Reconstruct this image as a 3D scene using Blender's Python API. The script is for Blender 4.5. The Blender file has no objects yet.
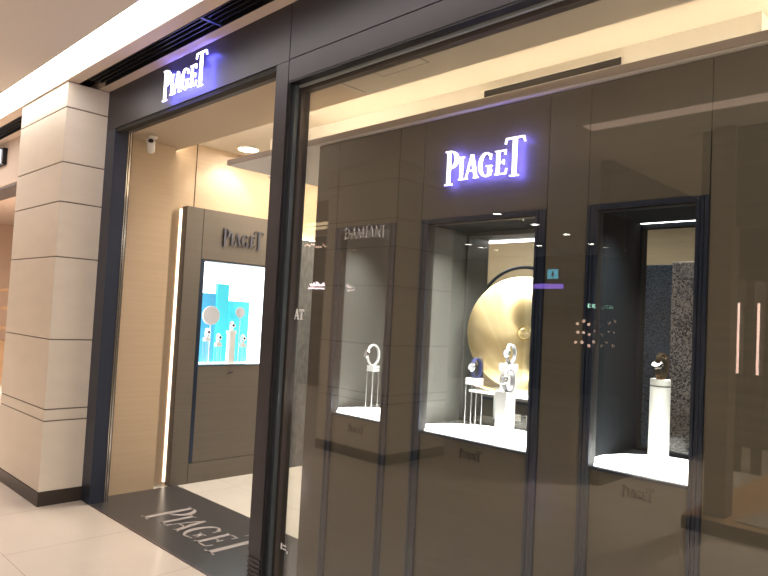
import bpy, math, random
from mathutils import Vector, Matrix
random.seed(7)
C = bpy.context.scene.collection
PI = math.pi

# ---------------------------------------------------------------- materials
def mat(name, col, rough=.5, metal=0., emis=None, est=0., grain=None, amount=.12, bump=0., spec=None):
    """grain = (sx, sy, sz) scale of a noise that varies the base colour"""
    m = bpy.data.materials.new(name); m.use_nodes = True
    nt = m.node_tree; b = nt.nodes['Principled BSDF']
    b.inputs['Base Color'].default_value = (*col, 1)
    b.inputs['Roughness'].default_value = rough
    b.inputs['Metallic'].default_value = metal
    if spec is not None: b.inputs['Specular IOR Level'].default_value = spec
    if emis:
        b.inputs['Emission Color'].default_value = (*emis, 1); b.inputs['Emission Strength'].default_value = est
    if grain:
        tc = nt.nodes.new('ShaderNodeTexCoord'); mp = nt.nodes.new('ShaderNodeMapping')
        mp.inputs['Scale'].default_value = grain
        nz = nt.nodes.new('ShaderNodeTexNoise'); nz.inputs['Scale'].default_value = 1; nz.inputs['Detail'].default_value = 4
        cr = nt.nodes.new('ShaderNodeValToRGB')
        cr.color_ramp.elements[0].position = .3; cr.color_ramp.elements[1].position = .7
        cr.color_ramp.elements[0].color = (*[c*(1-amount) for c in col], 1)
        cr.color_ramp.elements[1].color = (*[min(1, c*(1+amount)) for c in col], 1)
        L = nt.links.new
        L(tc.outputs['Object'], mp.inputs['Vector']); L(mp.outputs['Vector'], nz.inputs['Vector'])
        L(nz.outputs['Fac'], cr.inputs['Fac']); L(cr.outputs['Color'], b.inputs['Base Color'])
        if bump:
            bp = nt.nodes.new('ShaderNodeBump'); bp.inputs['Strength'].default_value = bump; bp.inputs['Distance'].default_value = .002
            L(nz.outputs['Fac'], bp.inputs['Height']); L(bp.outputs['Normal'], b.inputs['Normal'])
    return m

def glass_mat(name, tint, ior=1.5, gain=1.0):
    m = bpy.data.materials.new(name); m.use_nodes = True
    nt = m.node_tree; nt.nodes.clear(); N = nt.nodes.new; L = nt.links.new
    out = N('ShaderNodeOutputMaterial'); mx = N('ShaderNodeMixShader')
    tr = N('ShaderNodeBsdfTransparent'); tr.inputs['Color'].default_value = (*tint, 1)
    gl = N('ShaderNodeBsdfGlossy'); gl.inputs['Roughness'].default_value = 0.0
    lw = N('ShaderNodeLayerWeight'); lw.inputs['Blend'].default_value = .5      # Schlick reflectance, same on both sides
    pw = N('ShaderNodeMath'); pw.operation = 'POWER'; pw.inputs[1].default_value = 5
    f0 = ((ior-1)/(ior+1))**2
    mu = N('ShaderNodeMath'); mu.operation = 'MULTIPLY_ADD'; mu.inputs[1].default_value = (1-f0)*gain; mu.inputs[2].default_value = f0*gain; mu.use_clamp = True
    L(lw.outputs['Facing'], pw.inputs[0]); L(pw.outputs[0], mu.inputs[0]); L(mu.outputs[0], mx.inputs['Fac'])
    L(tr.outputs[0], mx.inputs[1]); L(gl.outputs[0], mx.inputs[2]); L(mx.outputs[0], out.inputs['Surface'])
    return m

def frosted(name, col, alpha):
    m = bpy.data.materials.new(name); m.use_nodes = True
    nt = m.node_tree; nt.nodes.clear(); N = nt.nodes.new; L = nt.links.new
    out = N('ShaderNodeOutputMaterial'); mx = N('ShaderNodeMixShader'); mx.inputs[0].default_value = alpha
    tr = N('ShaderNodeBsdfTransparent'); df = N('ShaderNodeBsdfDiffuse'); df.inputs['Color'].default_value = (*col, 1)
    L(tr.outputs[0], mx.inputs[1]); L(df.outputs[0], mx.inputs[2]); L(mx.outputs[0], out.inputs['Surface'])
    return m

def emit(name, col, st, off=(.8, .8, .8)):
    return mat(name, off, .5, 0, col, st)

def tile_mat(name, col, size, joint, rough, off=(0, 0)):
    m = bpy.data.materials.new(name); m.use_nodes = True
    nt = m.node_tree; b = nt.nodes['Principled BSDF']; N = nt.nodes.new; L = nt.links.new
    tc = N('ShaderNodeTexCoord'); mp = N('ShaderNodeMapping'); mp.inputs['Location'].default_value = (off[0], off[1], 0)
    br = N('ShaderNodeTexBrick'); br.offset = 0.0; br.inputs['Scale'].default_value = 1.0
    br.inputs['Brick Width'].default_value = size; br.inputs['Row Height'].default_value = size
    br.inputs['Mortar Size'].default_value = .0025; br.inputs['Mortar Smooth'].default_value = .3
    br.inputs['Color1'].default_value = (*col, 1); br.inputs['Color2'].default_value = (*[c*.97 for c in col], 1)
    br.inputs['Mortar'].default_value = (*joint, 1)
    nz = N('ShaderNodeTexNoise'); nz.inputs['Scale'].default_value = 2.2; nz.inputs['Detail'].default_value = 5
    mr = N('ShaderNodeMapRange'); mr.inputs['To Min'].default_value = .9; mr.inputs['To Max'].default_value = 1.06
    mx = N('ShaderNodeVectorMath'); mx.operation = 'SCALE'
    L(tc.outputs['Object'], mp.inputs['Vector']); L(mp.outputs['Vector'], br.inputs['Vector'])
    L(tc.outputs['Object'], nz.inputs['Vector']); L(nz.outputs['Fac'], mr.inputs['Value'])
    L(br.outputs['Color'], mx.inputs[0]); L(mr.outputs['Result'], mx.inputs['Scale'])
    L(mx.outputs['Vector'], b.inputs['Base Color']); b.inputs['Roughness'].default_value = rough
    return m

M = {}
M['floor'] = tile_mat('cream_marble', (.72, .645, .58), .8, (.45, .38, .33), .16, (.25, .33))
M['store_floor'] = tile_mat('pale_marble', (.80, .76, .70), .8, (.6, .56, .5), .2)
M['stone'] = mat('beige_limestone', (.70, .62, .52), .6, 0, grain=(3, 3, 9), amount=.03, bump=.15)
M['stone_dark'] = mat('stone_joint', (.14, .10, .08), .8)
M['plinth'] = mat('dark_plinth', (.035, .024, .019), .4)
M['ceiling'] = mat('ceiling_plaster', (.62, .56, .51), .9, grain=(1, 1, 1), amount=.03)
M['soffit'] = mat('soffit_plaster', (.60, .49, .41), .9)
M['ceil_in'] = mat('inner_ceiling_plaster', (.50, .47, .42), .9)
M['recess'] = mat('recess_plaster', (.62, .55, .46), .9)
M['white'] = mat('white_plaster', (.90, .87, .81), .8)
M['slab'] = mat('pelmet_white', (.74, .70, .67), .75)
M['header'] = mat('aubergine_metal', (.038, .034, .040), .40, .35, grain=(1.5, 1.5, 6), amount=.08)
M['jamb'] = mat('blued_jamb_metal', (.040, .048, .075), .38, .4)
M['black'] = mat('black_metal', (.010, .010, .012), .45, .2)
M['teal'] = mat('blued_metal', (.13, .15, .16), .28, .7)
M['brown_metal'] = mat('brown_metal', (.085, .07, .062), .4, .5)
M['steel'] = mat('polished_steel', (.80, .76, .74), .16, 1.)
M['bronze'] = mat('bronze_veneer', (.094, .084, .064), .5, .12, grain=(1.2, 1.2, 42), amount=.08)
M['bronze_lit'] = mat('lit_bronze_veneer', (.145, .122, .10), .45, .15, grain=(1.2, 1.2, 42), amount=.05)  # same bronze as the display wall, colour lightened for the stronger light
M['seam'] = mat('seam_shadow', (.012, .010, .008), .8)
M['case_frame'] = mat('gunmetal_frame', (.030, .044, .078), .35, .5)
M['case_in'] = mat('case_grey_lining', (.085, .085, .078), .55)
M['case_navy'] = mat('case_dark_lining', (.004, .007, .010), .8, spec=.15)
M['beige_wood'] = mat('blond_veneer', (.52, .385, .255), .5, grain=(1.5, 1.5, 55), amount=.035)
M['beige_wall'] = mat('beige_wallcovering', (.42, .36, .27), .7, grain=(2, 2, 40), amount=.06)
M['grey_stone'] = mat('grey_cut_stone', (.125, .125, .13), .7, grain=(30, 30, 14), amount=.25, bump=.6)
M['mat'] = tile_mat('dark_basalt', (.062, .060, .063), .62, (.04, .04, .042), .28, (.05, .1))
M['mat_letter'] = mat('pale_inlay', (.42, .38, .38), .5)
M['strip'] = mat('brushed_trim', (.16, .13, .14), .3, .6)
M['sign_white'] = emit('sign_face', (1, .98, 1), 2.2)
M['sign_white2'] = emit('sign_face_soft', (1, .98, 1), 1.8)
M['sign_blue'] = emit('sign_halo', (.12, .12, 1), 55, (.1, .1, .2))
M['sign_blue2'] = emit('sign_halo_soft', (.17, .15, 1), 45, (.1, .1, .2))
M['sign_dark'] = mat('pewter_letter', (.10, .098, .125), .35, .7)
M['etch'] = mat('sill_letter', (.05, .043, .038), .4, .3)
M['pad'] = emit('light_pad', (1, 1, .98), 8)
M['podium'] = mat('white_podium', (.80, .80, .74), .45)
M['podium_ring'] = mat('podium_groove', (.20, .21, .17), .5)
M['acrylic'] = mat('white_acrylic', (.88, .88, .88), .3)
M['rod'] = mat('bright_rod', (.75, .75, .75), .25, .5)
M['gold'] = None
M['silver'] = mat('watch_steel', (.85, .85, .86), .12, 1.)
M['rose'] = mat('watch_gold', (.85, .62, .38), .14, 1.)
M['dial'] = mat('watch_dial', (.55, .55, .58), .25, .3)
M['dial_dark'] = mat('watch_dial_dark', (.03, .03, .06), .25, .3)
M['strap'] = mat('watch_strap', (.035, .04, .11), .35)
M['led'] = emit('led_white', (1, .95, .95), 9)
M['led_warm'] = emit('led_warm', (1, .87, .68), 17)
M['led_soft'] = emit('led_soft', (1, .80, .60), 2.6)
M['strip_light'] = emit('ceiling_strip_light', (1, .95, .90), 6)
M['down_emit'] = emit('downlight_lens', (1, .94, .85), 40)
M['cyan'] = mat('cyan_panel', (.05, .52, .62), .5, 0, (.06, .62, .74), .55)
M['blue'] = mat('sky_blue_panel', (.06, .36, .60), .5, 0, (.07, .40, .66), .45)
M['lightbox'] = emit('lightbox_white', (1, 1, 1), 2.0)
M['glass'] = glass_mat('shop_glass', (.95, .95, .925), 1.5, 1.5)
M['case_glass'] = glass_mat('case_glass', (.97, .98, .98), 1.45, .5)
M['cam_white'] = mat('camera_plastic', (.75, .73, .70), .4)
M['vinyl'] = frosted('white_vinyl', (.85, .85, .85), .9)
M['reflection_faint'] = frosted('faint_reflection', (.85, .82, .80), .22)  # translucent pale colour standing in for a reflected word
M['mall_dark'] = mat('mall_dark_wall', (.045, .034, .030), .6)
M['mall_mid'] = mat('mall_brown_wall', (.20, .15, .12), .6)
M['wood'] = mat('oak_floor', (.50, .30, .15), .4, grain=(2, 30, 2), amount=.25)
M['tube'] = emit('pink_tube', (1, .62, .50), 9)
M['pinkline'] = emit('pink_sign', (1, .75, .80), 14)
M['cyan_sign'] = emit('cyan_sign', (.1, .62, .85), 4.5)
M['green_sign'] = emit('green_sign', (.45, .95, .7), 8)
M['purple'] = emit('purple_band', (.35, .18, 1), 5)
M['warm_dot'] = emit('warm_bulb', (1, .66, .50), 6)
M['warm_band'] = emit('warm_band', (1, .75, .40), 3.0)
M['bench'] = mat('bench_fabric', (.40, .36, .31), .8)

# gold disc: brushed radially
g = bpy.data.materials.new('brushed_gold'); g.use_nodes = True
nt = g.node_tree; b = nt.nodes['Principled BSDF']; L = nt.links.new
b.inputs['Metallic'].default_value = .95; b.inputs['Roughness'].default_value = .30
b.inputs['Anisotropic'].default_value = .75
tc = nt.nodes.new('ShaderNodeTexCoord'); sp = nt.nodes.new('ShaderNodeSeparateXYZ')
at = nt.nodes.new('ShaderNodeMath'); at.operation = 'ARCTAN2'
nz = nt.nodes.new('ShaderNodeTexNoise'); nz.noise_dimensions = '1D'; nz.inputs['Scale'].default_value = 5; nz.inputs['Detail'].default_value = 6
cr = nt.nodes.new('ShaderNodeValToRGB'); cr.color_ramp.elements[0].position = .3; cr.color_ramp.elements[1].position = .7
cr.color_ramp.elements[0].color = (.60, .46, .22, 1); cr.color_ramp.elements[1].color = (.86, .70, .42, 1)
tg = nt.nodes.new('ShaderNodeTangent'); tg.direction_type = 'RADIAL'; tg.axis = 'Y'
L(tc.outputs['Object'], sp.inputs[0]); L(sp.outputs['X'], at.inputs[0]); L(sp.outputs['Z'], at.inputs[1])
L(at.outputs[0], nz.inputs['W']); L(nz.outputs['Fac'], cr.inputs['Fac']); L(cr.outputs['Color'], b.inputs['Base Color'])
L(tg.outputs[0], b.inputs['Tangent'])
M['gold'] = g

# mosaic panel: navy / silver tesserae
def mosaic(name, c0, c1, dens):
    m = bpy.data.materials.new(name); m.use_nodes = True
    nt = m.node_tree; b = nt.nodes['Principled BSDF']; N = nt.nodes.new; L = nt.links.new
    tc = N('ShaderNodeTexCoord'); vo = N('ShaderNodeTexVoronoi'); vo.inputs['Scale'].default_value = 190; vo.distance = 'CHEBYCHEV'
    nz = N('ShaderNodeTexNoise'); nz.inputs['Scale'].default_value = 6; nz.inputs['Detail'].default_value = 5
    sp = N('ShaderNodeSeparateColor'); ad = N('ShaderNodeMath'); ad.operation = 'ADD'
    cr = N('ShaderNodeValToRGB'); cr.color_ramp.elements[0].position = dens; cr.color_ramp.elements[1].position = dens+.25
    cr.color_ramp.elements[0].color = (*c0, 1); cr.color_ramp.elements[1].color = (*c1, 1)
    L(tc.outputs['Object'], vo.inputs['Vector']); L(tc.outputs['Object'], nz.inputs['Vector'])
    L(vo.outputs['Color'], sp.inputs[0]); L(sp.outputs[0], ad.inputs[0]); L(nz.outputs['Fac'], ad.inputs[1])
    L(ad.outputs[0], cr.inputs['Fac']); L(cr.outputs['Color'], b.inputs['Base Color'])
    b.inputs['Roughness'].default_value = .35; b.inputs['Metallic'].default_value = .3
    return m
M['mosaic_navy'] = mosaic('navy_mosaic', (.022, .040, .075), (.10, .15, .23), .85)
M['mosaic_silver'] = mosaic('silver_mosaic', (.045, .052, .08), (.50, .47, .48), .90)

# ---------------------------------------------------------------- mesh builder
class MB:
    def __init__(s): s.v = []; s.f = []; s.mi = []; s.sm = []
    def faces(s, vs, fs, mi=0, smooth=False):
        o = len(s.v); s.v += [tuple(v) for v in vs]
        for f in fs: s.f.append(tuple(o+i for i in f)); s.mi.append(mi); s.sm.append(smooth)
        return s
    def box(s, x0, x1, y0, y1, z0, z1, mi=0):
        x0, x1 = sorted((x0, x1)); y0, y1 = sorted((y0, y1)); z0, z1 = sorted((z0, z1))
        v = [(x, y, z) for x in (x0, x1) for y in (y0, y1) for z in (z0, z1)]
        return s.faces(v, [(0, 1, 3, 2), (4, 6, 7, 5), (0, 4, 5, 1), (2, 3, 7, 6), (0, 2, 6, 4), (1, 5, 7, 3)], mi)
    def prism(s, poly, y0, y1, mi=0):
        """poly = convex outline in (x, z), extruded along y"""
        a = sum(p[0]*q[1]-q[0]*p[1] for p, q in zip(poly, poly[1:]+poly[:1]))
        if a < 0: poly = poly[::-1]
        n = len(poly); v = [(x, y0, z) for x, z in poly]+[(x, y1, z) for x, z in poly]
        f = [tuple(range(n)), tuple(range(2*n-1, n-1, -1))]
        f += [(i, n+i, n+(i+1) % n, (i+1) % n) for i in range(n)]
        return s.faces(v, f, mi)
    def lathe(s, prof, mi=0, n=32, c=(0, 0, 0), M4=None):
        """prof = [(r, z)...] about local Z"""
        v = []; f = []
        for r, z in prof:
            for k in range(n):
                t = 2*PI*k/n; v.append((r*math.cos(t), r*math.sin(t), z))
        for i in range(len(prof)-1):
            for k in range(n):
                k2 = (k+1) % n; f.append((i*n+k, i*n+k2, (i+1)*n+k2, (i+1)*n+k))
        f.append(tuple(range(n-1, -1, -1))); f.append(tuple((len(prof)-1)*n+k for k in range(n)))
        if M4 is not None: v = [tuple(M4 @ Vector(p)) for p in v]
        v = [(p[0]+c[0], p[1]+c[1], p[2]+c[2]) for p in v]
        return s.faces(v, f, mi, True)
    def tube(s, pts, r, mi=0, n=10, closed=False):
        pts = [Vector(p) for p in pts]; m = len(pts); v = []; f = []
        rr = r if isinstance(r, (list, tuple)) else [r]*m
        up = None
        for i, p in enumerate(pts):
            a = pts[(i-1) % m] if (closed or i > 0) else p; c = pts[(i+1) % m] if (closed or i < m-1) else p
            d = (c-a).normalized()
            if up is None: up = Vector((0, 0, 1)) if abs(d.z) < .9 else Vector((1, 0, 0))
            e1 = d.cross(up).normalized(); e2 = e1.cross(d).normalized(); up = e2
            for k in range(n):
                t = 2*PI*k/n; v.append(tuple(p+(e1*math.cos(t)+e2*math.sin(t))*rr[i]))
        for i in range(m if closed else m-1):
            j = (i+1) % m
            for k in range(n):
                k2 = (k+1) % n; f.append((i*n+k, i*n+k2, j*n+k2, j*n+k))
        if not closed: f.append(tuple(range(n-1, -1, -1))); f.append(tuple((m-1)*n+k for k in range(n)))
        return s.faces(v, f, mi, True)
    def build(s, name, mats, parent=None, bevel=0, loc=None, rot=None):
        me = bpy.data.meshes.new(name); me.from_pydata(s.v, [], s.f)
        me.polygons.foreach_set('material_index', s.mi); me.polygons.foreach_set('use_smooth', s.sm)
        for m in (mats if isinstance(mats, (list, tuple)) else [mats]): me.materials.append(M[m] if isinstance(m, str) else m)
        me.update()
        o = bpy.data.objects.new(name, me); C.objects.link(o)
        if any(s.sm) and not all(s.sm):
            pass
        if bevel:
            bv = o.modifiers.new('bevel', 'BEVEL'); bv.width = bevel; bv.segments = 2; bv.limit_method = 'ANGLE'; bv.angle_limit = math.radians(50)
        if any(s.sm):
            es = o.modifiers.new('edges', 'EDGE_SPLIT'); es.split_angle = math.radians(35)
        if parent: o.parent = parent
        if loc: o.location = loc
        if rot: o.rotation_euler = rot
        return o

def tag(o, label=None, cat=None, group=None, kind=None):
    if label: o['label'] = label
    if cat: o['category'] = cat
    if group: o['group'] = group
    if kind: o['kind'] = kind
    return o
def thing(name, label, cat, loc=(0, 0, 0), rot=(0, 0, 0), group=None):
    o = bpy.data.objects.new(name, None); C.objects.link(o); o.location = loc; o.rotation_euler = rot
    o.empty_display_size = .1
    return tag(o, label, cat, group)
def struct(name, mb, m, bevel=0, parent=None, label=None, cat=None):
    o = mb.build(name, m, parent, bevel)
    if parent is None: o['kind'] = 'structure'; tag(o, label, cat)
    return o
def area(loc, rot, sx, sy, power, col=(1, .93, .82), spread=PI):
    l = bpy.data.lights.new('lamp', 'AREA'); l.shape = 'RECTANGLE'; l.size = sx; l.size_y = sy; l.energy = power; l.color = col; l.spread = spread
    o = bpy.data.objects.new('lamp', l); C.objects.link(o); o.location = loc; o.rotation_euler = rot; return o
def spot(loc, target, power, ang=60, col=(1, .93, .82), r=.03, blend=.5):
    l = bpy.data.lights.new('spot', 'SPOT'); l.energy = power; l.spot_size = math.radians(ang); l.spot_blend = blend; l.color = col; l.shadow_soft_size = r
    o = bpy.data.objects.new('spot', l); C.objects.link(o); o.location = loc
    o.rotation_euler = (Vector(target)-Vector(loc)).to_track_quat('-Z', 'Y').to_euler(); return o

# ---------------------------------------------------------------- lettering
def stroke(a, b, w):
    """parallelogram from a to b, horizontal width w"""
    return [(a[0]-w/2, a[1]), (a[0]+w/2, a[1]), (b[0]+w/2, b[1]), (b[0]-w/2, b[1])]
def rect(x0, x1, z0, z1): return [(x0, z0), (x1, z0), (x1, z1), (x0, z1)]
def arc(cx, cz, rx, rz, ix, iz, a0, a1, n=14):
    out = []
    for i in range(n):
        t0 = math.radians(a0+(a1-a0)*i/n); t1 = math.radians(a0+(a1-a0)*(i+1)/n)
        out.append([(cx+rx*math.cos(t0), cz+rz*math.sin(t0)), (cx+rx*math.cos(t1), cz+rz*math.sin(t1)),
                    (cx+ix*math.cos(t1), cz+iz*math.sin(t1)), (cx+ix*math.cos(t0), cz+iz*math.sin(t0))])
    return out
GL = {
 'P': (.73, [rect(.12, .29, -.17, 1.35), rect(0, .42, -.17, -.12), rect(.01, .32, 1.30, 1.35)] + arc(.27, .95, .46, .40, .27, .345, -90, 90)),
 'I': (.28, [rect(.07, .21, 0, 1), rect(0, .28, 0, .045), rect(0, .28, .955, 1)]),
 'A': (.74, [stroke((.08, 0), (.36, 1.02), .055), stroke((.62, 0), (.38, 1.02), .15), rect(.16, .55, .32, .37), rect(0, .18, 0, .04), rect(.48, .75, 0, .04)]),
 'G': (.68, arc(.38, .5, .38, .52, .22, .465, 48, 330, 20) + [rect(.49, .63, .03, .44), rect(.40, .70, .40, .445), stroke((.60, .70), (.62, .92), .05)]),
 'E': (.57, [rect(.07, .21, 0, 1), rect(0, .50, .955, 1), rect(0, .54, 0, .045), rect(.2, .42, .48, .525), rect(.40, .445, .40, .60), stroke((.52, .0), (.56, .22), .045), stroke((.48, .80), (.50, 1), .045)]),
 'T': (.92, [rect(.37, .55, -.14, 1.43), rect(.04, .88, 1.40, 1.46), rect(.25, .67, -.14, -.09), stroke((.0, 1.22), (.06, 1.46), .05), stroke((.92, 1.22), (.86, 1.46), .05)]),
 't': (.72, [rect(.28, .43, 0, 1), rect(.02, .70, .95, 1), rect(.18, .54, 0, .045), rect(.02, .07, .80, 1), rect(.65, .70, .80, 1)]),
 'D': (.75, [rect(.07, .21, 0, 1), rect(0, .25, 0, .05), rect(0, .25, .95, 1)] + arc(.2, .5, .52, .5, .37, .45, -90, 90)),
 'M': (.95, [stroke((.1, 0), (.14, 1), .06), stroke((.47, 0), (.17, 1), .12), stroke((.47, 0), (.76, 1), .06), stroke((.84, 0), (.78, 1), .13), rect(0, .2, 0, .04), rect(.72, .95, 0, .04)]),
 'N': (.8, [rect(.1, .16, 0, 1), stroke((.66, 0), (.14, 1), .15), rect(.63, .69, 0, 1), rect(.0, .22, 0, .04), rect(.55, .8, .96, 1)]),
}
def lettering(parent, word, pos, H, depth, front, back=None, backdepth=0, name='letter', bold=0):
    """letters as children in the parent's XZ plane, thickness along local y; pos = x of each letter in units of H"""
    for ch, px in zip(word, pos):
        mb = MB()
        sc = lambda p: [((x+px)*H, z*H) for x, z in p]
        for i, p in enumerate(GL[ch][1]):
            e = i*6e-5
            mb.prism(sc(p), -depth-e, 0)
            if bold: mb.prism([(q[0]+bold*H, q[1]) for q in sc(p)], -depth-e-2e-5, 0).prism([(q[0]+bold*H/2, q[1]+bold*H*.6) for q in sc(p)], -depth-e-4e-5, 0)
        o = mb.build(name, front, parent)
        if back:
            m2 = MB()
            for p in GL[ch][1]: m2.prism(sc(p), 0.0, backdepth)
            h = m2.build('halo_backing', back, o)
BIG = [0, .76, 1.07, 1.82, 2.66, 3.14]

# ================================================================= SETTING
# floors
struct('floor', MB().box(-16, 5, -9.6, 2.03, -.05, 0), 'floor')
struct('floor_store', MB().box(-16, 5, 2.03, 8, -.05, 0), 'store_floor')
# ceiling of the arcade with a recess for the strip light (y 1.48..1.71) and the slot diffuser (1.80..1.95)
cm = MB().box(-16, 5, -9.6, 1.478, 3.14, 3.24, 0)
cm.box(-16, 5, 1.478, 1.712, 3.20, 3.24, 0)
cm.box(-16, 5, 1.712, 1.80, 3.14, 3.24, 1).box(-16, 5, 1.95, 2.20, 3.14, 3.24, 1).box(-16, 5, 1.80, 1.95, 3.20, 3.24, 2)
struct('ceiling', cm, ['ceiling', 'soffit', 'seam'])
ls = thing('linear_ceiling_light', 'long bright white strip light recessed in the arcade ceiling before the shopfront', 'ceiling light', (-5.5, 1.595, 3.15))
MB().box(-10.5, 10.5, -.105, .105, -.008, .03).build('diffuser', 'strip_light', ls)
MB().box(-10.5, 10.5, -.116, -.108, -.012, .04).box(-10.5, 10.5, .108, .116, -.012, .04).build('frame', 'white', ls)
vd = thing('slot_diffuser', 'black louvred air slot in the soffit above the illuminated header sign', 'air vent', (-1, 1.875, 3.14))
MB().box(-3.98, 6, -.073, -.068, -.004, .05).box(-3.98, 6, .068, .073, -.004, .05).build('frame', 'black', vd)
for k in (-1, 0, 1):
    MB().box(-3.98, 6, k*.035-.003, k*.035+.003, .005, .045).build('louvre', 'black', vd)
MB().box(-2.36, -2.34, -.068, .068, -.002, .045).build('divider', 'case_frame', vd)
v2 = thing('slot_diffuser', 'black louvred air slot left of the stone column', 'air vent', (-9, 1.875, 3.14))
MB().box(-5, 2.8, -.073, -.068, -.004, .05).box(-5, 2.8, .068, .073, -.004, .05).build('frame', 'black', v2)
for k in (-1, 0, 1): MB().box(-5, 2.8, k*.035-.003, k*.035+.003, .005, .045).build('louvre', 'black', v2)

# header (front wall above the openings): panels with seams at x=-2.79 and z=2.83
h = MB().box(-5.11, -2.793, 2.03, 2.09, 2.83, 3.14).box(-2.787, 1.6, 2.03, 2.09, 2.835, 3.14).box(-2.787, 1.6, 2.03, 2.09, 2.715, 2.829)
h.box(-5.10, 1.6, 2.037, 2.088, 2.80, 3.14, 1)
h.box(-2.79, 1.6, 2.05, 2.2, 2.715, 3.14, 0).box(-5.11, -2.79, 2.05, 2.17, 2.828, 3.14, 0)
struct('wall_front', h, ['header', 'seam'])
# jamb post left, mullion post
p = MB().box(-5.11, -4.95, 2.03, 2.132, 0, 2.828, 0).box(-5.11, -4.958, 2.132, 2.172, 0, 2.828, 3).box(-4.962, -4.946, 2.135, 2.142, 0, 2.828, 2).box(-4.962, -4.948, 2.150, 2.162, 0, 2.828, 2)
struct('trim_1', p, ['jamb', 'black', 'steel', 'brown_metal'], label='dark left doorway jamb with polished steel edge', cat='door jamb')
p = MB().box(-2.90, -2.793, 2.03, 2.17, .25, 2.828, 0).box(-2.897, -2.793, 2.033, 2.17, 0, .25, 0)
for k in range(9): p.box(-2.9, -2.793, 2.028, 2.036, .02+k*.024, .032+k*.024, 0)
struct('trim_2', p, ['header', 'black'])
struct('trim_3', MB().box(-5.095, -2.90, 2.03, 2.045, 0, .006), 'strip')

# shop window: frame + glass
w = thing('window_1', 'full height shop window', 'window'); w['kind'] = 'structure'
f = MB()
X0, X1, Z1 = -2.793, 1.5, 2.712
f.box(X0, X0+.012, 2.036, 2.062, 0, Z1, 0).box(X0, X1, 2.033, 2.084, Z1-.006, Z1+.004, 0)            # black gap
f.box(X0, X0+.030, 2.062, 2.086, .0, Z1-.01, 1).box(X0, X0+.026, 2.086, 2.092, 0, Z1-.01, 0)
f.box(X0, X0+.046, 2.092, 2.15, 0, Z1-.02, 2)
f.box(X0, X1, 2.084, 2.100, Z1-.018, Z1+.004, 3).box(X0, X1, 2.100, 2.106, Z1-.014, Z1, 0).box(X0, X1, 2.106, 2.15, Z1-.035, Z1, 2)
f.box(X0, X1, 2.09, 2.15, 0, .10, 1)
f.build('window_frame', ['black', 'teal', 'brown_metal', mat('reflection_grey_metal', (.42, .46, .46), .35, .5)], w)  # last metal: paler colour stands in for the reflection under the frame head
MB().box(X0+.04, X1, 2.115, 2.123, .09, Z1-.03).build('glass_pane', 'glass', w)

# inner ceiling: low soffit, recess, pelmet slab, bulkhead
s = MB().box(-2.85, 1.6, 2.17, 2.66, 2.83, 3.2, 0).box(-5.30, -2.85, 2.17, 2.66, 2.83, 3.2, 1)
struct('ceiling_soffit', s, ['ceil_in', mat('tan_soffit', (.50, .41, .31), .8)])
struct('ceiling_recess', MB().box(-5.4, 1.6, 2.655, 7, 2.93, 3.0), 'recess')
struct('ceiling_bulkhead', MB().box(-3.85, -.842, 3.13, 7, 2.515, 2.932).box(-4.5, -3.85, 3.13, 3.2, 2.60, 2.932).box(-.842, 1.6, 3.6, 7, 2.515, 2.932), 'white')
sl = MB().box(-3.90, 1.6, 2.378, 6.0, 2.478, 2.513)
struct('ceiling_pelmet', sl, 'slab')
struct('trim_6', MB().box(-3.90, 1.6, 2.370, 2.378, 2.482, 2.514), mat('pelmet_edge_shaded', (.42, .35, .30), .6))  # darker colour puts the weaker light on the pelmet front into the material
ap = thing('access_panel', 'square access hatch with thin outline in the ceiling behind the shop glass', 'ceiling hatch', (-2.52, 2.44, 2.829))
MB().box(-.303, -.298, -.05, .18, -.001, .002).build('side_joint', 'strip', ap)
MB().box(-.033, -.028, -.05, .05, -.001, .002).box(-.033, .30, .05, .055, -.001, .002).box(.297, .302, -.05, .055, -.001, .002).build('outline', 'strip', ap)
MB().box(-.028, .297, -.05, .05, -.0005, .002).build('hatch', 'ceil_in', ap)
sv = thing('slot_vent', 'thin black horizontal air slot on the lit fascia above the pelmet', 'air vent', (-1.9, 3.13, 2.855))
MB().box(-.425, .42, -.006, .0, -.017, .024).build('slot', 'seam', sv)
MB().box(-.455, .425, -.009, 0, .024, .029).box(-.455, .425, -.009, 0, -.021, -.017).build('frame', 'white', sv)
# lights above pelmet (cove led strip)
tag(MB().box(-.7, 1.5, 3.45, 3.50, 2.513, 2.53).build('cove_light', 'led_warm'), 'unseen strip light added to brighten the recess right of the lit fascia corner', 'cove light')  # added led, out of view, brightens the recess past the corner
tag(MB().box(-5.19, -2.95, 2.664, 2.676, 2.85, 2.87).build('cove_light', 'led_warm'), 'unseen warm strip light added behind the soffit edge to brighten the entrance recess', 'cove light')  # added led, hidden by the soffit, washes the recess ceiling and wall
cl = thing('cove_light', 'hidden warm strip light on top of the white pelmet', 'cove light', (-1.5, 2.98, 2.52))
MB().box(-2.3, 2.6, .06, .10, -.007, .01).build('led_tape', 'led_warm', cl)
MB().box(-2.4, 3.0, -.03, -.02, -.007, .09).build('light_baffle', 'white', cl)  # unseen upstand added to keep direct led light off the soffit

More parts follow.
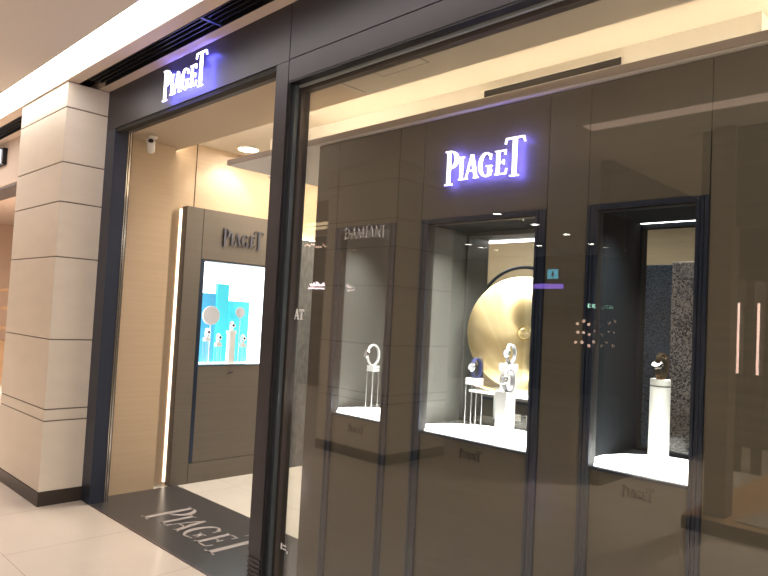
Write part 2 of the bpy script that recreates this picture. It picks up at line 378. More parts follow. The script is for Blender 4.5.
# bronze display wall, y 2.40..2.46, with three openings and panel seams
def panelled(mb, x0, x1, zs, y0, y1, mi=0):
    for a, b_ in zip(zs, zs[1:]): mb.box(x0+.002, x1-.002, y0, y1, a+.002, b_-.002, mi)
bw = MB()
XW = [-2.951, -2.765, -2.300, -2.131, -1.436, -1.252, -.794, 1.5]
for i, (a, b_) in enumerate(zip(XW, XW[1:])):
    top = 2.476
    if i in (1, 3, 5):
        panelled(bw, a, b_, [1.985, top], 2.40, 2.45)
        fw = .052 if i == 3 else .046
        panelled(bw, a+fw, b_-fw, [0.0, .967], 2.405, 2.45)
    else:
        panelled(bw, a, b_, [0, top], 2.40, 2.45)
    if i in (1, 3, 5):
        bw.box(a, b_, 2.41, 2.448, 1.987, top, 1).box(a, b_, 2.41, 2.448, 0, .965, 1)
    else: bw.box(a, b_, 2.405, 2.448, 0, top, 1)
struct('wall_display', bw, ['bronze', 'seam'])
struct('wall_display_edge', MB().box(-2.951, -2.90, 2.45, 2.52, 0, 2.476), 'bronze')

# left entrance wall
lw = MB().box(-5.35, -5.09, 2.172, 2.60, 0, 2.83, 0)
struct('wall_left', lw, 'beige_wood')
lw = MB()
lw.box(-5.4, -5.20, 2.60, 2.93, 0, 2.93, 0).box(-5.4, -5.20, 2.93, 3.67, 0, 1.0, 0).box(-5.4, -5.20, 2.93, 3.67, 1.92, 2.93, 0).box(-5.4, -5.20, 3.67, 7, 0, 2.93, 0)
lw.box(-5.201, -5.198, 2.855, 2.861, 2.3, 2.93, 1)
struct('wall_left_inner', lw, ['beige_wood', 'seam'])
struct('wall_left_stone', MB().box(-5.19, -5.09, 3.93, 7, 0, 2.22), 'grey_stone')
tag(MB().box(-5.17, -5.12, 3.95, 6.9, 2.222, 2.232).build('cove_light', 'led_warm'), 'warm strip light on top of the grey stone wall', 'cove light')
struct('wall_back', MB().box(-5.4, 1.6, 5.8, 5.9, 0, 2.93), 'beige_wall')
struct('wall_right', MB().box(1.6, 1.7, 2.0, 7, 0, 3.2), 'beige_wall')

# ================================================================= COLUMNS
def column(name, label, x0, x1, y0, y1):
    t = thing(name, label, 'column', (x0, y0, 0))
    W, D = x1-x0, y1-y0
    zs = [.10, .615, .70, 1.212, 1.824, 2.236, 2.532, 2.945, 3.139]
    mb = MB()
    for a, b_ in zip(zs, zs[1:]): mb.box(0, W, 0, D, a+.004, b_-.004)
    mb.build('stone_blocks', 'stone', t, bevel=.004)
    MB().box(.007, W-.007, .007, D-.007, .1, 3.138).build('joint_core', 'stone_dark', t)
    MB().box(-.003, W+.003, -.003, D+.003, 0, .10).build('plinth', 'plinth', t)
    return t
column('stone_column', 'square beige stone column with dark plinth left of the entrance', -6.16, -5.11, 1.722, 2.6)
column('stone_column', 'square beige stone column across the arcade, mirrored in the shop glass', -5.72, -4.64, -1.55, -.59)

# neighbouring shop left of the column
struct('wall_neighbour', MB().box(-16, -6.16, 2.03, 2.1, 2.68, 3.14).box(-16, -6.16, 2.05, 2.3, 2.66, 2.70, 1), ['soffit', 'header'])
sg = thing('neighbour_sign', 'bluish white lit sign panel on the next shopfront left of the column', 'sign', (-7.95, 2.03, 2.985))
MB().box(-.5, .30, -.045, 0, -.09, .085).build('housing', 'black', sg)
MB().box(-.48, .24, -.055, -.045, -.075, .07).build('lit_face', emit('sign_panel_face', (.75, .82, 1), 2.2), sg)
struct('ceiling_neighbour', MB().box(-16, -5.4, 2.1, 4.7, 3.1, 3.2), 'soffit')
struct('wall_neighbour_back', MB().box(-16, -5.5, 4.6, 4.7, 0, 3.1).box(-6.3, -6.16, 2.62, 4.7, 0, 3.1).box(-16.1, -16, -9.6, 4.7, 0, 3.14), mat('pink_beige_wall', (.60, .45, .35), .8))
area((-9.5, 3.2, 3.0), (0, 0, 0), 5, 1.5, 330, (1, .86, .74))
sh = thing('shelf_cabinet', 'brown wooden shelf cabinet glimpsed at the left edge beyond the column', 'cabinet', (-12.6, 3.5, 0))
MB().box(-.6, .25, 0, .5, 0, .75).build('body', 'wood', sh)
for z in (.95, 1.30, 1.62): MB().box(-.6, .25, 0, .5, z, z+.04).build('shelf', 'wood', sh)
MB().box(.21, .25, 0, .5, .75, 1.66).build('side_panel', 'wood', sh)

# ================================================================= SIGNS
s1 = thing('illuminated_sign', 'white backlit serif lettering on the dark header above the entrance', 'sign', (-4.125, 1.990, 2.880))
lettering(s1, 'PIAGET', BIG, .135, .006, 'sign_white', 'sign_blue', .003)
s2 = thing('illuminated_sign', 'white backlit serif lettering on the bronze wall above the gold disc case', 'sign', (-1.967, 2.366, 2.151))
lettering(s2, 'PIAGET', BIG, .1067, .006, 'sign_white2', 'sign_blue2', .003)
s3 = thing('wall_sign', 'unlit pewter serif lettering on the entrance side display panel', 'sign', (-5.083, 3.088, 2.072), (0, 0, PI/2))
lettering(s3, 'PIAGET', BIG, .106, .010, 'sign_dark')

# entrance mat with inlaid lettering
mt = thing('entrance_mat', 'dark grey stone threshold with pale inlaid serif lettering in the doorway', 'threshold', (-5.09, 2.045, 0))
MB().box(0, 2.13, 0, .757, 0, .004).build('slab', 'mat', mt)
def mat_letters():
    H = .252; x0, y0 = -4.49+5.09, 2.25-2.045
    for ch, px in zip('PIAGET', BIG):
        mb = MB()
        for p in GL[ch][1]:
            q = [((x+px)*H+x0, z*H+y0) for x, z in p]
            a = sum(p_[0]*q_[1]-q_[0]*p_[1] for p_, q_ in zip(q, q[1:]+q[:1]))
            if a < 0: q = q[::-1]
            n = len(q); v = [(x, y, .0035) for x, y in q]+[(x, y, .0052) for x, y in q]
            mb.faces(v, [tuple(range(n-1, -1, -1)), tuple(range(n, 2*n))]+[(i, (i+1) % n, n+(i+1) % n, n+i) for i in range(n)])
        mb.build('letter', 'mat_letter', mt)
mat_letters()

# ================================================================= LEFT WALL DISPLAY PANEL
d = thing('display_cabinet', 'tall bronze panel cabinet with glowing white and cyan vitrine beside the entrance', 'display case', (-5.09, 2.74, 0))
b_ = MB()   # local x: 0 = front face, -0.11 back;  y 0..1.12
Yl, Yr, YE = .20, .92, 1.12
b_.box(-.085, 0, 0, .157, 0, 2.36, 0).box(-.11, 0, .161, YE-.161, 1.922, 2.36, 0).box(-.11, 0, YE-.157, YE, 0, 2.36, 0).box(-.11, 0, .161, YE-.161, 0, .168, 0)
b_.box(-.105, -.006, .155, .163, 0, 2.355, 1).box(-.105, -.006, YE-.163, YE-.155, 0, 2.355, 1)
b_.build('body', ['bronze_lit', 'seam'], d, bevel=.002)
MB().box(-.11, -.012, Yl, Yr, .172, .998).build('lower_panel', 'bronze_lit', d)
MB().box(-.11, -.006, .163, Yl-.002, .172, 1.918).box(-.11, -.006, Yr+.002, YE-.163, .172, 1.918).box(-.11, -.008, Yl, Yr, 1.910, 1.918).box(-.11, -.008, Yl, Yr, .998, 1.004).build('inner_frame', 'case_frame', d)
MB().box(-.50, -.49, Yl-.01, Yr+.01, 1.0, 1.93).box(-.50, -.115, Yl-.01, Yl-.002, 1.0, 1.93).box(-.50, -.115, Yr+.002, Yr+.01, 1.0, 1.93).box(-.50, -.115, Yl-.01, Yr+.01, .985, 1.0).box(-.50, -.115, Yl-.01, Yr+.01, 1.922, 1.93).build('lit_lining', 'lightbox', d)
MB().box(-.03, -.022, Yl, Yr, 1.004, 1.91).build('glass', 'case_glass', d)
MB().box(.0005, .003, .50, .545, .93, .945).build('plate', 'sign_dark', d)
tag(MB().box(-5.199, -5.19, 2.728, 2.752, .02, 2.34).build('cove_light', 'led_soft'), 'vertical warm light strip behind the left edge of the display cabinet', 'cove light')
tag(MB().box(-5.199, -5.19, 3.862, 3.874, .02, 2.34).build('cove_light', 'led_warm'), 'vertical warm light strip behind the far edge of the display cabinet', 'cove light')

def backdrop(y0, y1, z1, m, label, x=-5.46):
    o = MB().box(-.02, .02, 0, y1-y0, 0, z1-1.001).build('backdrop_panel', m, None, .002, loc=(x, y0, 1.001)); tag(o, label, 'display panel')
# scale outward from the camera: positions measured at x=-5.25, moved to x=-5.46 by factor 1.04
backdrop(3.135, 3.275, 1.64, 'blue', 'sky blue upright panel, leftmost in the glowing cabinet')
backdrop(3.285, 3.41, 1.735, 'cyan', 'tallest cyan upright panel in the glowing cabinet', -5.45)
backdrop(3.42, 3.64, 1.58, 'cyan', 'broad short cyan panel at the right in the glowing cabinet', -5.44)
def easel_disc(y, z, r, x, label):
    t = thing('display_disc', label, 'display disc', (x, y, 1.001))
    R = Matrix.Rotation(PI/2, 4, 'Y')
    MB().lathe([(r*.2, -.006), (r, -.006), (r, .004), (r*.93, .009), (r*.9, .006), (.002, .012)], 0, 40, (0, 0, z-1.001), R).build('disc', mat('pearl_disc', (.62, .58, .60), .35), t)
    MB().tube([(0, 0, 0), (0, 0, z-1.001-r+.01)], .005).lathe([(.03, 0), (.03, .006), (.006, .01)], 0, 20).build('stem', 'silver', t)
easel_disc(3.19, 1.435, .088, -5.36, 'large pearly white round disc at the left in the glowing cabinet')
easel_disc(3.50, 1.475, .05, -5.36, 'small white round disc at the right in the glowing cabinet')

# ================================================================= WATCHES
def make_watch(label, loc, rz=0, tilt=-.25, metal='silver', dial='dial', strap='silver', s=1., grp=None):
    """stands on a C shaped cuff; dial looks to local -Y"""
    t = thing('wristwatch', label, 'watch', loc, (0, 0, rz), grp); t.scale = (s, s, s)
    ru, rz_ = .024, .041
    prof = MB(); n = 36; pts = []
    for i in range(n):
        a = 2*PI*i/n; w = .0095 if math.cos(a) < .5 else .0085
        c = (-ru*math.cos(a), rz_*math.sin(a))
        pts.append((c, a, w))
    v = []; f_ = []
    for (y, z), a, w in pts:
        ny, nz_ = -math.cos(a)*.0030, math.sin(a)*.0030
        z += rz_
        v += [(-w, y-ny, z-nz_), (w, y-ny, z-nz_), (w, y+ny, z+nz_), (-w, y+ny, z+nz_)]
    for i in range(n):
        j = (i+1) % n
        for k in range(4): f_.append((i*4+k, i*4+(k+1) % 4, j*4+(k+1) % 4, j*4+k))
    MB().faces(v, f_, 0, False).build('strap', strap, t)
    R = Matrix.Rotation(PI/2+tilt, 4, 'X')
    c = (0, -ru-.002, rz_*1.12)
    cs = MB().lathe([(.011, -.003), (.018, -.003), (.0195, 0), (.0185, .005), (.0168, .0068), (.0155, .0068), (.0155, .0052), (.001, .0052)], 0, 40, c, R)
    k = cs.build('case', metal, t)
    MB().lathe([(.001, .0050), (.0154, .0050), (.0154, .0057), (.001, .0057)], 0, 32, c, R).build('dial', dial, k)
    hm = MB()
    for ang, ln in ((-55, .009), (50, .013)):
        a = math.radians(ang); dx, dz = math.sin(a)*ln, math.cos(a)*ln
        q = [Vector((0, 0, .0061)), Vector((dx, dz, .0061))]
        q = [tuple((R @ p_)+Vector(c)) for p_ in q]; hm.tube(q, .0006, 0, 6)
    hm.build('hands', 'case_frame', k)
    q = [tuple((R @ Vector(p_))+Vector(c)) for p_ in ((.0185, 0, .001), (.0225, 0, .001))]
    MB().tube(q, .0025, 0, 12).build('crown', metal, k)
    return t

def leg_stand(label, loc, h, w=.055, d_=.05, grp=None):
    t = thing('watch_stand', label, 'display stand', loc, (0, 0, 0), grp)
    MB().box(-w/2, w/2, -d_/2, d_/2, h-.034, h-.018).box(-w/2, w/2, -d_/2, d_/2, h-.016, h).build('block', 'acrylic', t, bevel=.001)
    for sx in (-1, 1):
        for sy in (-1, 1):
            MB().tube([(sx*(w/2-.003), sy*(d_/2-.003), 0), (sx*(w/2-.003), sy*(d_/2-.003), h-.034)], .0014, 0, 8).build('leg', 'rod', t)
    return t
def pedestal(label, loc, h, w=.066, cap=.035):
    t = thing('watch_pedestal', label, 'display pedestal', loc)
    MB().box(-w*.42, w*.42, -w*.42, w*.42, 0, h-cap).build('shaft', 'acrylic', t, bevel=.001)
    MB().box(-w/2, w/2, -w/2, w/2, h-cap, h).build('cap', 'acrylic', t, bevel=.001)
    return t

# ================================================================= DISPLAY CASES in the bronze wall
ZS, ZT, ZP = .967, 1.985, .972
def case(label, a, b_, fw, xi0, xi1, yb, side, topm, jamb, padc, padrx, pady, grp=None, back_open=True, strip=True, power=9):
    """a..b_ = outer frame; xi0..xi1 = inside width; yb = back plane"""
    t = thing('display_case', label, 'display case', ((a+b_)/2, 2.40, 0), group=grp)
    ox, oy = (a+b_)/2, 2.40
    X = lambda x: x-ox
    fr = MB()
    for x0, x1 in ((a, a+fw), (b_-fw, b_)):
        w3 = (x1-x0)/3
        fr.box(X(x0), X(x1), .0, .045, 0, ZT, 1)
        fr.box(X(x0)+.003, X(x0)+w3-.002, -.008, .04, 0, ZT, 0).box(X(x0)+w3+.002, X(x1)-w3-.002, -.004, .04, 0, ZT, 0).box(X(x1)-w3+.002, X(x1)-.001, -.008, .04, 0, ZT, 0)
    fr.box(X(a+fw), X(b_-fw), -.006, .045, ZT-.020, ZT, 0).box(X(a+fw), X(b_-fw), .0, .045, ZT-.026, ZT-.020, 1)
    fr.box(X(a+fw), X(b_-fw), -.003, .02, ZS-.010, ZS, 0)
    fr.build('surround', ['case_frame', 'black'], t)
    for q0, q1 in ((xi0-.02, xi0), (xi1, xi1+.02)): MB().box(X(q0), X(q1), .05, yb-oy, ZS-.03, ZT).build('side_panel', side, t)
    MB().box(X(xi0-.02), X(xi1+.02), .05, yb-oy, ZT, ZT+.03).build('roof_panel', topm, t)
    MB().box(X(xi0), X(xi1), .05, yb-oy, ZS-.04, ZS-.002).build('base_panel', side, t)
    if back_open:
        j = MB().box(X(xi0-.02), X(xi0)+jamb[0], yb-oy, yb-oy+jamb[1], ZS-.03, ZT).box(X(xi1)-jamb[0], X(xi1+.02), yb-oy, yb-oy+jamb[1], ZS-.03, ZT)
        j.box(X(xi0), X(xi1), yb-oy, yb-oy+jamb[1], ZT-.022, ZT+.03).box(X(xi0), X(xi1), yb-oy, yb-oy+jamb[1], ZS-.04, ZS+.012)
        j.build('back_frame', 'case_navy' if side == 'case_navy' else 'case_in', t)
        MB().box(X(xi0)+jamb[0], X(xi1)-jamb[0], yb-oy+.01, yb-oy+.016, ZS+.012, ZT-.028).build('back_glass', 'case_glass', t)
    else:
        MB().box(X(xi0-.02), X(xi1+.02), yb-oy, yb-oy+.02, ZS-.03, ZT+.03).build('back_panel', side, t)
    if strip:
        yq = yb-oy+jamb[1] if jamb[1] > .1 else yb-oy-.014
        MB().box(X(xi0)+.005, X(xi1)-.02, yq, yq+.012, ZT-(.036 if jamb[1] > .1 else .002), ZT-(.022 if jamb[1] > .1 else -.010)).build('light_bar', 'led', t)
    MB().box(X(a+fw), X(b_-fw), .022, .028, ZS, ZT-.024).build('front_glass', 'case_glass', t)
    # glowing pad: straight front, rounded back
    v = []; n = 40; y0 = .035; rx, ry = padrx, pady-2.435
    out = [(-rx, y0), (rx, y0)]+[(rx*math.cos(PI*k/n), y0+ry*math.sin(PI*k/n)) for k in range(1, n)]
    out = [(x+padc-ox, y) for x, y in out]
    m_ = len(out); v = [(x, y, ZS-.002) for x, y in out]+[(x, y, ZP) for x, y in out]
    pm = MB().faces(v, [tuple(range(m_-1, -1, -1)), tuple(range(m_, 2*m_))]+[(i, (i+1) % m_, m_+(i+1) % m_, m_+i) for i in range(m_)])
    pm.build('light_pad', 'pad', t)
    # small dark lettering under the sill
    tx = MB(); H = .030
    x = -.055
    for ch, px in zip('PIAGET', BIG):
        for p in GL[ch][1]: tx.prism([((q[0]+px)*H+x, q[1]*H+.885) for q in p], .001, .0055)
    tx.build('lettering', 'etch', t)
    area(((xi0+xi1)/2, 2.62, ZT-.03), (0, 0, 0), (xi1-xi0)*.7, .15, power, (1, .98, .95), math.radians(110))
    return t
case('case with one watch on a thin legged stand, leftmost in the bronze wall', -2.765, -2.300, .046, -2.84, -2.24, 2.95, 'case_in', 'case_in', (.03, .03), -2.54, .27, 2.80, 'lit showcases in the bronze wall', back_open=False, strip=False, power=8)
case('wide central case with the gold disc and three watches under the lit lettering', -2.131, -1.436, .052, -2.20, -1.34, 2.86, 'case_in', 'case_navy', (.012, .19), -1.80, .385, 2.845, 'lit showcases in the bronze wall', power=20)
case('dark lined case with a white cylinder podium, rightmost in the bronze wall', -1.252, -.794, .046, -1.265, -.76, 2.93, 'case_navy', 'case_navy', (.012, .05), -1.03, .27, 2.87, 'lit showcases in the bronze wall', power=7)

# --- left case
leg_stand('watch stand with thin legs in the leftmost bronze wall case', (-2.678, 2.66, ZP), .250, .055)
make_watch('open cuff watch on the leftmost case stand', (-2.678, 2.655, ZP+.2505), -.45, -.3, s=1.42, strap='acrylic')  # white strap colour stands in for its overexposed shine
spot((-2.55, 2.48, ZT-.03), (-2.66, 2.66, 1.3), 12, 40, (1, 1, 1), .02)
# --- central case
leg_stand('watch stand on thin legs, left in the gold disc case', (-2.012, 2.73, ZP), .243, .072, .055)
make_watch('watch with a dark blue strap, on the legged stand before the gold disc', (-2.004, 2.73, ZP+.2435), -.15, -.3, strap='strap', s=1.2)
pedestal('taller white pedestal behind in the gold disc case', (-1.772, 2.672, ZP), .337)
make_watch('upper silver watch on the taller pedestal before the gold disc', (-1.762, 2.672, ZP+.3375), -.15, -.3, s=1.12, strap='dial')
pedestal('shorter white pedestal in front in the gold disc case', (-1.718, 2.565, ZP), .215, .066)
make_watch('lower silver watch on the front pedestal in the gold disc case', (-1.703, 2.572, ZP+.2155), -.15, -.3, s=1.22, strap='dial')
sf = thing('display_shelf', 'white shelf carrying the gold disc at the back of the case', 'shelf', (-1.77, 2.79, 0))
MB().box(-.32, .42, .0, .25, 1.134, 1.146).build('board', 'acrylic', sf, bevel=.001)
for x in (-.30, .395): MB().box(x, x+.015, .2, .25, ZP, 1.128).build('support', 'acrylic', sf)
gd = thing('gold_disc', 'big brushed gold disc with a centre knob standing behind the watches', 'disc', (-1.822, 2.875, 1.147), (0, 0, math.radians(30)))
R = Matrix.Rotation(PI/2, 4, 'X')
MB().lathe([(.05, -.010), (.281, -.010), (.288, -.006), (.288, .002), (.283, .005), (.05, .016), (.036, .017), (.033, .010)], 0, 96, (0, 0, .308), R).build('face', 'gold', gd)
MB().lathe([(.001, .0), (.027, 0), (.027, .022), (.023, .026), (.001, .027)], 0, 40, (0, 0, .308), R).build('knob', 'gold', gd)
MB().box(-.03, .03, -.012, .03, 0, .022).build('foot', 'acrylic', gd)
MB().tube([(-.26, -.03, .04), (-.10, -.035, .005)], .007).build('brace', 'rose', gd)
hp = thing('arched_hoop', 'thin dark arched hoop rising behind the gold disc', 'hoop', (-2.53, 3.95, 0))
pts = [(-.40*math.cos(PI*k/30), 0, 1.49+.41*math.sin(PI*k/30)) for k in range(31)]
MB().tube([(-.40, 0, 0)]+pts+[(.40, 0, 0)], .012).build('hoop', 'case_frame', hp)

# --- right case
pd = thing('cylinder_podium', 'white cylindrical podium with a groove near its top in the rightmost case', 'podium', (-1.080, 2.745, ZP))
MB().lathe([(.040, 0), (.040, .300), (.0385, .3005)], 0, 48).build('shaft', 'podium', pd)
MB().lathe([(.0385, .3003), (.0385, .306), (.0385, .3063)], 0, 48).build('groove', 'podium_ring', pd)
MB().lathe([(.040, .3065), (.040, .329), (.0385, .331), (.03, .331)], 0, 48).build('cap', 'podium', pd)
make_watch('gold watch with a glaring tilted face on the cylinder podium', (-1.078, 2.745, ZP+.3315), -.15, -.95, metal='silver', dial='acrylic', strap='rose', s=1.25)  # white dial colour stands in for the glare on the face
spot((-1.10, 2.60, ZT-.03), (-1.08, 2.71, 1.38), 60, 26, (1, 1, 1), .02)
spot((-1.55, 2.50, ZT-.03), (-1.85, 2.85, 1.45), 32, 70, (1, .97, .92), .015)
spot((-2.0, 2.50, ZT-.03), (-1.75, 2.68, 1.25), 24, 60, (1, 1, 1), .015)
# mosaic pillar beyond the right case
mp = thing('mosaic_pillar', 'tall pillar clad in navy and silver mosaic behind the podium case', 'pillar', (-1.78, 4.2, 0))
MB().box(-.5, .183, 0, .35, 0, 1.925).build('navy_face', 'mosaic_navy', mp, bevel=.004)
MB().box(.1835, .42, -.02, .35, 0, 1.94).build('silver_face', 'mosaic_silver', mp, bevel=.01)
# store camera
def security_camera(label, loc, rz, dome):
    t = thing('security_camera', label, 'camera', loc, (0, 0, rz))
    if dome:
        MB().lathe([(.055, 0), (.055, -.02), (.045, -.03)], 0, 28).build('housing', 'cam_white', t)
        MB().lathe([(.038, -.03), (.034, -.05), (.02, -.065), (.002, -.07)], 0, 24).build('dome', 'black', t)
    else:
        MB().lathe([(.035, 0), (.035, -.012), (.03, -.016)], 0, 24).tube([(0, 0, -.01), (0, 0, -.05), (.015, -.01, -.065)], .011).build('mount', 'cam_white', t)
        Rm = Matrix.Rotation(math.radians(62), 4, 'Y')
        MB().lathe([(.018, -.06), (.030, -.055), (.033, .05), (.030, .06), (.02, .06)], 0, 28, (.035, -.01, -.085), Rm).build('body', 'cam_white', t)
        MB().lathe([(.001, .0601), (.02, .0601), (.018, .064)], 0, 24, (.035, -.01, -.085), Rm).build('lens', 'black', t)
    return t
security_camera('white dome camera on the store ceiling seen through the podium case', (-2.03, 5.55, 2.478), 0, True)
security_camera('white bullet camera under the soffit at the left of the entrance', (-4.93, 2.32, 2.83), -.5, False)
# ceiling spots in the recess
def spotlight(label, loc, tgt, power):
    t = thing('ceiling_spotlight', label, 'spotlight', loc)
    MB().lathe([(.10, 0), (.10, -.012), (.085, -.014), (.085, -.006)], 0, 28).build('trim_ring', 'white', t)
    MB().lathe([(.001, -.007), (.084, -.007), (.084, -.010), (.001, -.010)], 0, 28).build('lens', 'down_emit', t)
    spot((loc[0], loc[1], loc[2]-.03), tgt, power, 95, (1, .92, .80), .04)
spotlight('round recessed spotlight over the entrance side display cabinet', (-4.93, 3.20, 2.929), (-5.2, 3.1, 2.2), 16)
spotlight('round recessed spotlight deeper over the stone clad passage', (-4.7, 4.6, 2.929), (-4.7, 4.7, 0), 60)
area((-4.5, 4.0, 2.90), (0, 0, 0), .8, 1.3, 40, (1, .86, .66))
area((-3.3, 4.4, 2.46), (0, 0, 0), .9, 2.2, 40, (1, .93, .82))
area((-1.2, 4.6, 2.46), (0, 0, 0), 2.2, 1.4, 26, (1, .90, .74))

# counter seen low through the central case
ct = thing('sales_counter', 'dark store counter with two white cards, seen low behind the gold disc', 'counter', (-2.9, 4.55, 0))
MB().box(-.8, .5, .0, .45, 0, .86).build('body', 'case_in', ct, bevel=.004)
MB().box(-.82, .52, -.02, .47, .86, .885).build('top', 'case_frame', ct, bevel=.003)
MB().box(-.10, .02, -.006, 0, .69, .78).box(.07, .30, -.006, 0, .69, .78).build('white_card', 'acrylic', ct)

# --- small watches in the cabinet
leg_stand('tiny watch stand at the far left in the glowing cabinet', (-5.30, 3.125, 1.001), .235, .05)
make_watch('watch on the far left stand in the glowing cabinet', (-5.30, 3.125, 1.2365), PI/2, -.3, strap='acrylic', dial='dial_dark')
leg_stand('second tiny watch stand before the pearly disc in the glowing cabinet', (-5.27, 3.225, 1.001), .19, .05)
make_watch('watch on the second stand before the pearly disc', (-5.27, 3.225, 1.1915), PI/2, -.3, strap='acrylic', dial='dial_dark')
pedestal('tall white pedestal in the middle of the glowing cabinet', (-5.25, 3.345, 1.001), .305, .07)
make_watch('watch on the tall pedestal in the glowing cabinet', (-5.25, 3.345, 1.3065), PI/2, -.3, strap='acrylic', dial='dial_dark')
leg_stand('tiny watch stand at the right in the glowing cabinet', (-5.27, 3.485, 1.001), .185, .05)
make_watch('watch on the right stand in the glowing cabinet', (-5.27, 3.485, 1.1865), PI/2, -.3, strap='acrylic', dial='dial_dark')

# ================================================================= GLASS MARKS, SIGN REFLECTIONS DRAWN AS LETTERS
ga = thing('reflection_lettering', 'two small white letters drawn as a sign reflection on the shop window edge by the mullion', 'lettering', (-2.733, 2.1145, 1.466))  # reflected sign modelled as white letters on the pane
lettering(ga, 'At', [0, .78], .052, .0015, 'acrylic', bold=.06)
gb = thing('reflection_lettering', 'faint grey word drawn as a sign reflection across the shop glass above the leftmost case', 'lettering', (-2.372, 2.1145, 1.868))  # reflected word modelled as thin pale letters on the pane
lettering(gb, 'DAMIANI', [0, .85, 1.65, 2.7, 3.05, 3.85, 4.75], .054, .0012, 'reflection_faint')
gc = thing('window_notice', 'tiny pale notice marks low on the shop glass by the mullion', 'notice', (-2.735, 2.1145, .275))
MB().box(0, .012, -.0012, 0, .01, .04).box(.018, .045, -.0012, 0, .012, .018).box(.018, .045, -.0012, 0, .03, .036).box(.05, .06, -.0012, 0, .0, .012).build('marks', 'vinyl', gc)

# ================================================================= THE ARCADE ACROSS (mirrored in the glass)
struct('wall_arcade', MB().box(-16, 5, -9.6, -9.5, 0, 3.14).box(-16, -7.2, -4.7, -4.6, 0, 3.14), 'mall_dark')
def downlight(loc, label='round recessed downlight in the arcade ceiling, mirrored as a spot in the shop glass'):
    t = thing('downlight', label, 'ceiling light', loc, group='arcade ceiling downlights')
    MB().lathe([(.085, 0), (.085, -.008), (.07, -.010), (.068, -.003)], 0, 28).build('trim_ring', 'white', t)
    MB().lathe([(.001, -.003), (.067, -.003), (.067, -.006), (.001, -.006)], 0, 28).build('lens', 'down_emit', t)
for (x, y) in ((-5.68, -3.86), (-5.74, -5.0), (-7.16, -7.48), (-8.47, -6.83), (-8.54, -7.37), (-5.86, -6.24), (-6.1, -7.64), (-5.91, -8.23)):
    downlight((x, y, 3.139))
bd = thing('ceiling_band', 'pale pinkish light band across the arcade ceiling', 'ceiling light', (-.5, -.69, 3.14))
MB().box(-2.1, 3.2, -.08, .08, -.004, .0).build('band', emit('pink_band', (1, .66, .50), 1.5), bd)
es = thing('exit_sign', 'small cyan lit sign hanging from the arcade ceiling', 'sign', (-7.86, -9.3, 2.70))
MB().box(-.16, .16, -.03, .03, -.13, .13).build('housing', 'black', es); MB().box(-.14, .14, .03, .035, -.11, .11).build('lit_face', 'cyan_sign', es); MB().box(-.03, .03, .035, .038, -.06, .02).box(-.02, .02, .035, .038, .02, .06).build('pictogram', 'acrylic', es)
MB().tube([(0, 0, .13), (0, 0, .44)], .01).build('rod', 'black', es)
pb = thing('light_band', 'purple glowing band on the far arcade wall', 'light band', (-7.98, -9.45, 2.42))
MB().box(-.45, .30, 0, .05, -.05, .06).build('tube', 'purple', pb)
for k, x in enumerate((-6.88, -6.27)):
    e = thing('exit_sign', ('green lit sign on the far arcade wall, nearer the column', 'green lit sign on the far arcade wall, farther from the column')[k], 'sign', (x, -9.45, 1.99))
    MB().box(-.20, .20, 0, .03, -.07, .07).build('housing', 'black', e)
    tx = MB(); H = .09
    for i, xx in enumerate((-.16, -.05, .06)): tx.box(xx, xx+.02, .03, .034, -.045, .045).box(xx, xx+.08, .03, .034, -.045, -.03).box(xx, xx+.08, .03, .034, .03, .045).box(xx, xx+.06, .03, .034, -.008, .008)
    tx.build('lit_letters', 'green_sign', e)
def bulbs(name, label, base, pts, r, grp):
    for p_ in pts:
        o = MB().lathe([(.2*r, -r), (.8*r, -.6*r), (r, 0), (.8*r, .6*r), (.2*r, r)], 0, 10).build(name, 'warm_dot', None, loc=p_)
        tag(o, label, 'bulb', grp)
random.seed(3)
bulbs('light_bulb', 'small warm bulb in the bright shop on the far arcade wall', None, [(-7.3+.15*(k % 5)+random.uniform(-.03, .03), -9.45, 1.15+.24*(k//5)+random.uniform(-.06, .06)) for k in range(15)], .035, 'warm bulbs in the far shop')
bulbs('light_bulb', 'small warm bulb in the string along the left arcade shop', None, [(-11.3+k*.075, -4.58, 2.98-k*.006+random.uniform(-.03, .03)) for k in range(20)], .022, 'string bulbs over the left arcade shop')
ps = thing('arcade_sign', 'pinkish white lit line sign over a shop across the arcade', 'sign', (-10.95, -4.6, 2.05))
MB().box(0, 1.5, 0, .04, -.03, 0).build('underline', 'pinkline', ps)
lt = MB()
for k in range(14):
    if k != 9: lt.box(.06+k*.1, .09+k*.1, 0, .04, .03, .03+.05+.04*(k % 3)/2).box(.06+k*.1, .13+k*.1, 0, .04, .03, .045)
lt.build('lit_marks', 'pinkline', ps)
struct('ceiling_drop', MB().box(-9.5, -6.84, -1.9, -1.80, 2.66, 3.14), 'mall_mid')
wb = thing('light_band', 'warm yellow lit band on the dropped ceiling edge beyond the mirrored column', 'light band', (-8.2, -1.80, 2.72))
MB().box(-1.2, 1.34, 0, .03, 0, .035).box(-1.2, 1.34, 0, .03, .06, .10).build('panel', 'warm_band', wb)

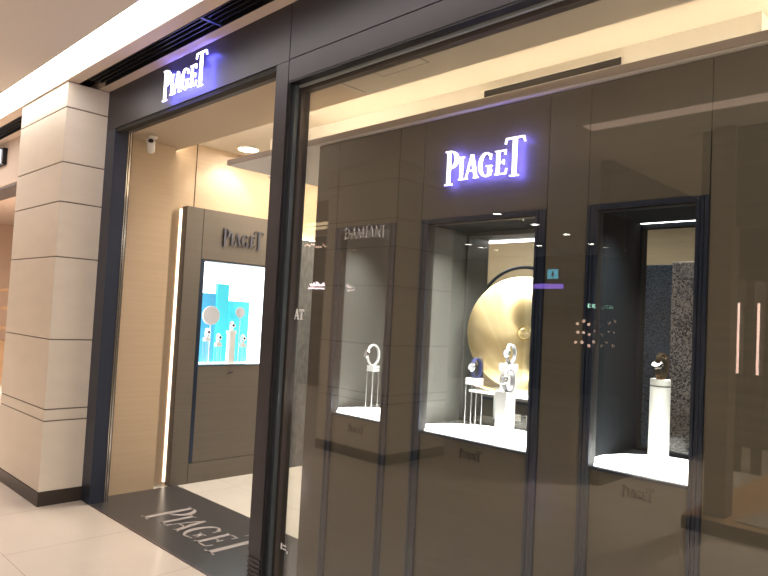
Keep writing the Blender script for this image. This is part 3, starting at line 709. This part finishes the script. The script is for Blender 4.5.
# shop opposite on the right
struct('wall_opposite', MB().box(-3.0, -2.9, -5.6, -1.75, 0, 3.14).box(-3.0, 5, -5.7, -5.6, 0, 3.14).box(-1.9, 5, -1.40, -1.30, 2.35, 3.14), 'mall_dark')
struct('floor_opposite', MB().box(-1.9, 5, -5.6, -1.09, 0, .10), 'wood')
struct('trim_4', MB().box(-1.9, 5, -1.09, -1.07, 0, .102), 'plinth')
struct('trim_5', MB().box(-1.79, -1.635, -1.40, -1.22, .1, 3.14), 'mall_mid')
for k, x in enumerate((-2.30, -2.10)):
    tb = thing('light_tube', ('vertical pinkish light tube on the opposite shop wall, nearer the pilaster', 'vertical pinkish light tube on the opposite shop wall, farther from the pilaster')[k], 'light tube', (x, -3.75, .0))
    MB().box(-.05, .05, -.05, .0, 0, 2.1).build('post', 'mall_dark', tb); MB().tube([(0, .02, 1.08), (0, .02, 1.86)], .013).build('tube', 'tube', tb)
rg = MB().box(0, 2.2, -2.4, 0, 0, .012).build('rug', 'bench', None, .004, (-1.56, -1.22, .1005), (0, 0, math.radians(8)))
tag(rg, 'flat beige rug on the raised oak floor of the opposite shop', 'rug')
spot((-1.5, -3.2, 3.1), (-1.6, -3.3, 0), 700, 110, (1, .84, .66), .05)

# ================================================================= LIGHT
for (x, y, p_) in ((-9.8, .3, 150), (2.2, -.2, 190), (3.4, -1.2, 90), (-9.5, -2.8, 60)):
    area((x, y, 3.12), (0, 0, 0), 1.2, .8, p_, (1, .92, .84))  # unseen fill lamps, added where the shop glass does not mirror them
W = bpy.data.worlds.new('World'); bpy.context.scene.world = W; W.use_nodes = True
W.node_tree.nodes['Background'].inputs[0].default_value = (1, .93, .88, 1); W.node_tree.nodes['Background'].inputs[1].default_value = 1.25

# ================================================================= CAMERA
yaw, pit, rol, F = 7.78542066e-01, 4.45663132e-02, 5.11694870e-02, 654.86
cy, sy, cp, sp_ = math.cos(yaw), math.sin(yaw), math.cos(pit), math.sin(pit)
f = Vector((-sy*cp, cy*cp, sp_)); rt = Vector((cy, sy, 0)); up = rt.cross(f)
c, s = math.cos(rol), math.sin(rol)
r2 = c*rt+s*up; u2 = -s*rt+c*up
cam = bpy.data.cameras.new('camera'); co = bpy.data.objects.new('camera', cam); C.objects.link(co)
mw = Matrix(((r2.x, u2.x, -f.x, 0), (r2.y, u2.y, -f.y, 0), (r2.z, u2.z, -f.z, 1.5), (0, 0, 0, 1)))
co.matrix_world = mw
cam.sensor_width = 36; cam.lens = 36*F/768; cam.clip_start = .02
sc = bpy.context.scene; sc.camera = co
sc.view_settings.view_transform = 'Standard'; sc.view_settings.look = 'None'; sc.view_settings.exposure = 0; sc.view_settings.gamma = 1
